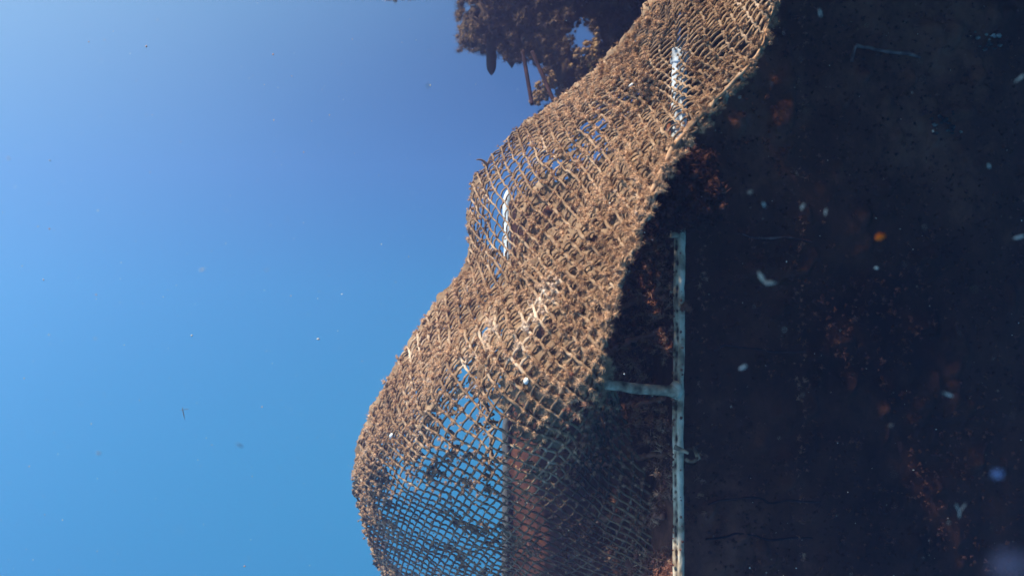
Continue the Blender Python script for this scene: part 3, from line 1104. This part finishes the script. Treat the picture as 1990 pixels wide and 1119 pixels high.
# ------------------------------------------------------------------ drifting specks
def flake(name, px, py, d, spec, mat, label, tint=0.7):
    """spec: list of (x0,y0,x1,y1,r0,r1) strokes in photo pixels round (px,py)"""
    parts = []
    for x0, y0, x1, y1, r0, r1 in spec:
        s = np.linspace(0, 1, 9)[:, None]
        pts = P(px + x0, py + y0, d) * (1 - s) + P(px + x1, py + y1, d * 1.01) * s
        rr = np.linspace(r0, r1, 9) * 0.62 * d / F * np.sqrt(np.clip(np.sin(np.linspace(0.12, 3.02, 9)), 0, 1))
        parts.append(tube(pts, rr[:, None] * (0.45 + 0.9 * rng.random((9, 8))), 8))
    V, f = merge(parts)
    return tag(build(name, V, f, mat, None, tint), label, 'particle', 'specks drifting in the water')


flake('drifting_speck', 1710, 460, 0.55, [(-7, 2, 8, -2, 11, 10)], M['orange'], 'round orange speck drifting before the dark pontoon')
flake('drifting_speck', 1490, 545, 0.55, [(-17, -18, -3, 4, 3, 8), (-3, 4, 20, 5, 9, 3)], M['snow'], 'largest pale speck, bent like an elbow, before the dark pontoon', 0.3)
flake('drifting_speck', 1865, 992, 0.55, [(-8, -14, 0, 3, 1.5, 2), (0, 3, 12, -15, 2, 1.5), (0, 2, -1, 14, 2.2, 1.5)], M['snow'], 'pale Y shaped speck low on the right', 0.7)
flake('drifting_speck', 1444, 714, 0.55, [(-6, 3, 6, -4, 6, 6)], M['snow'], 'round white speck right of the peg', 0.9)
flake('drifting_speck', 1846, 768, 0.55, [(-14, -6, 6, 2, 1.5, 5)], M['snow'], 'pale comet shaped speck on the dark wall, right side', 0.7)
flake('drifting_speck', 1560, 402, 0.55, [(-3, 4, 3, -5, 5, 4)], M['snow'], 'pale speck, left one of two before the dark pontoon', 0.6)
flake('drifting_speck', 1605, 411, 0.55, [(-1, 7, 1, -6, 3.5, 3)], M['snow'], 'upright pale speck, right one of two before the dark pontoon', 0.6)
flake('drifting_speck', 1485, 398, 0.55, [(-2, -4, 1, 4, 3.5, 2.5)], M['snow'], 'small white speck above the elbow shaped one', 0.95)
flake('drifting_speck', 1458, 373, 0.55, [(-4, 2, 4, -2, 5, 4)], M['snow'], 'faint round pale speck near the weed bush', 0.2)
flake('drifting_speck', 1594, 24, 0.55, [(-1, -6, 1, 8, 2.5, 3)], M['snow'], 'upright pale speck at the top right of the net', 0.6)
flake('drifting_speck', 1982, 152, 0.55, [(-10, 8, 8, -6, 2.5, 5)], M['snow'], 'pale flake at the right border, upper one', 0.6)
flake('drifting_speck', 1982, 461, 0.55, [(-12, 3, 8, -3, 3, 6)], M['snow'], 'pale bluish flake at the right border, lower one', 0.8)
flake('drifting_speck', 1922, 323, 0.55, [(-1, -4, 1, 4, 3, 2.5)], M['snow'], 'tiny bright speck below the grey patch, upper right', 0.9)
flake('drifting_speck', 1732, 826, 0.55, [(-4, 1, 4, -1, 4, 3)], M['snow'], 'small reddish speck on the dark wall, lower right', 0.1)
flake('drifting_speck', 392, 525, 0.55, [(-5, 1, 6, -3, 2.2, 2.2)], M['snow'], 'white dash drifting in the open blue water', 1.0)
flake('drifting_speck', 832, 167, 0.55, [(0, -5, 0, 5, 2.5, 3)], M['snow'], 'pinkish speck in blue water left of the weed mass', 0.3)
flake('drifting_speck', 466, 865, 0.55, [(-6, -3, 6, 3, 3, 2.5)], M['brownspeck'], 'brown speck low in the open blue water')
flake('drifting_speck', 358, 803, 1.6, [(-4, -12, 1, 12, 1.8, 1.2), (-8, -6, 9, -9, 0.8, 0.8)], M['brownspeck'], 'faint dark twig drifting low in the open blue water')
flake('drifting_speck', 192, 880, 0.55, [(-4, 0, 4, 1, 3.5, 3)], M['snow'], 'pale round speck far left in the blue water', 0.7)

# pale shell patch and bluish patch on the upper right of the wall
for (px, py, n, spread, tn, lab) in ((1908, 84, 12, 14, 0.75, 'pale broken shell patch on the wall, upper right'), (1826, 248, 16, 15, 0.55, 'bluish grey barnacle patch on the wall, right')):
    cs = [on_front(px + random.gauss(0, spread), py - (random.gauss(0, spread) * 0.9), 0.012) for _ in range(n)]
    V, f, kk = blobs(cs, rng.uniform(0.0012, 0.0045, n)[:, None] * np.array((1.5, 0.6, 0.9)), 0.7, ICO2)
    tag(build('barnacle_patch', V, f, M['rib'], None, tn + 0.1), lab, 'barnacles', kind='thing')

# clear blobs made for out-of-focus backscatter close to the lens
for px, py, d, r, mt, lab in ((1962, 1098, 0.16, 38, 'backscatter_mauve', 'blurred mauve backscatter blob in the lower right corner'), (1938, 921, 0.35, 12, 'backscatter_blue', 'small round bluish backscatter disc at the lower right')):
    V0, T0 = ICO3
    V = P(px, py, d) + V0 * np.array((1.0, 0.5, 0.8)) * r * d / F
    tag(build('backscatter_blob', V, [T0], M[mt], None, 0.5), lab, 'backscatter')

# countless small specks
n = 2000
cen = []
while len(cen) < n:
    d = random.uniform(0.35, 2.4) if len(cen) % 3 else random.uniform(0.35, 1.3)
    px, py = random.uniform(-250, 2250), random.uniform(-200, 1320)
    if px < 900 and random.random() < 0.1:
        continue
    cen.append(P(px, py, d))
cen = np.array(cen)
size = np.exp(rng.normal(-0.25, 0.5, n)) * 0.75 * np.minimum(cen[:, 1], 1.6) / F
V, f, kk = blobs(cen, size[:, None] * rng.uniform(0.5, 1.5, (n, 3)), 0.3, ICO1)
tag(build('marine_snow', V, f, M['snow'], None, tint_of(kk, rng.random(n))), 'countless tiny pale specks drifting in the water', 'particles', kind='stuff')

# ------------------------------------------------------------------ the water's own haze
V, f = box((0, 3.0, -2.5), (8, 8, 4.0))
haze = build('haze', V, f, M['wall'], None, 0.5, smooth=False)
hm = bpy.data.materials.new('blue_water_haze')
hm.use_nodes = True
nt = hm.node_tree
nt.nodes.clear()
ho = nt.nodes.new('ShaderNodeOutputMaterial')
pv = nt.nodes.new('ShaderNodeVolumePrincipled')
pv.inputs['Color'].default_value = (0.125, 0.110, 0.195, 1)
pv.inputs['Density'].default_value = 0.22
pv.inputs['Absorption Color'].default_value = (0.42, 0.72, 0.93, 1)
pv.inputs['Anisotropy'].default_value = 0.5
nt.links.new(pv.outputs['Volume'], ho.inputs['Volume'])
haze.data.materials.clear()
haze.data.materials.append(hm)
tag(haze, kind='stuff')
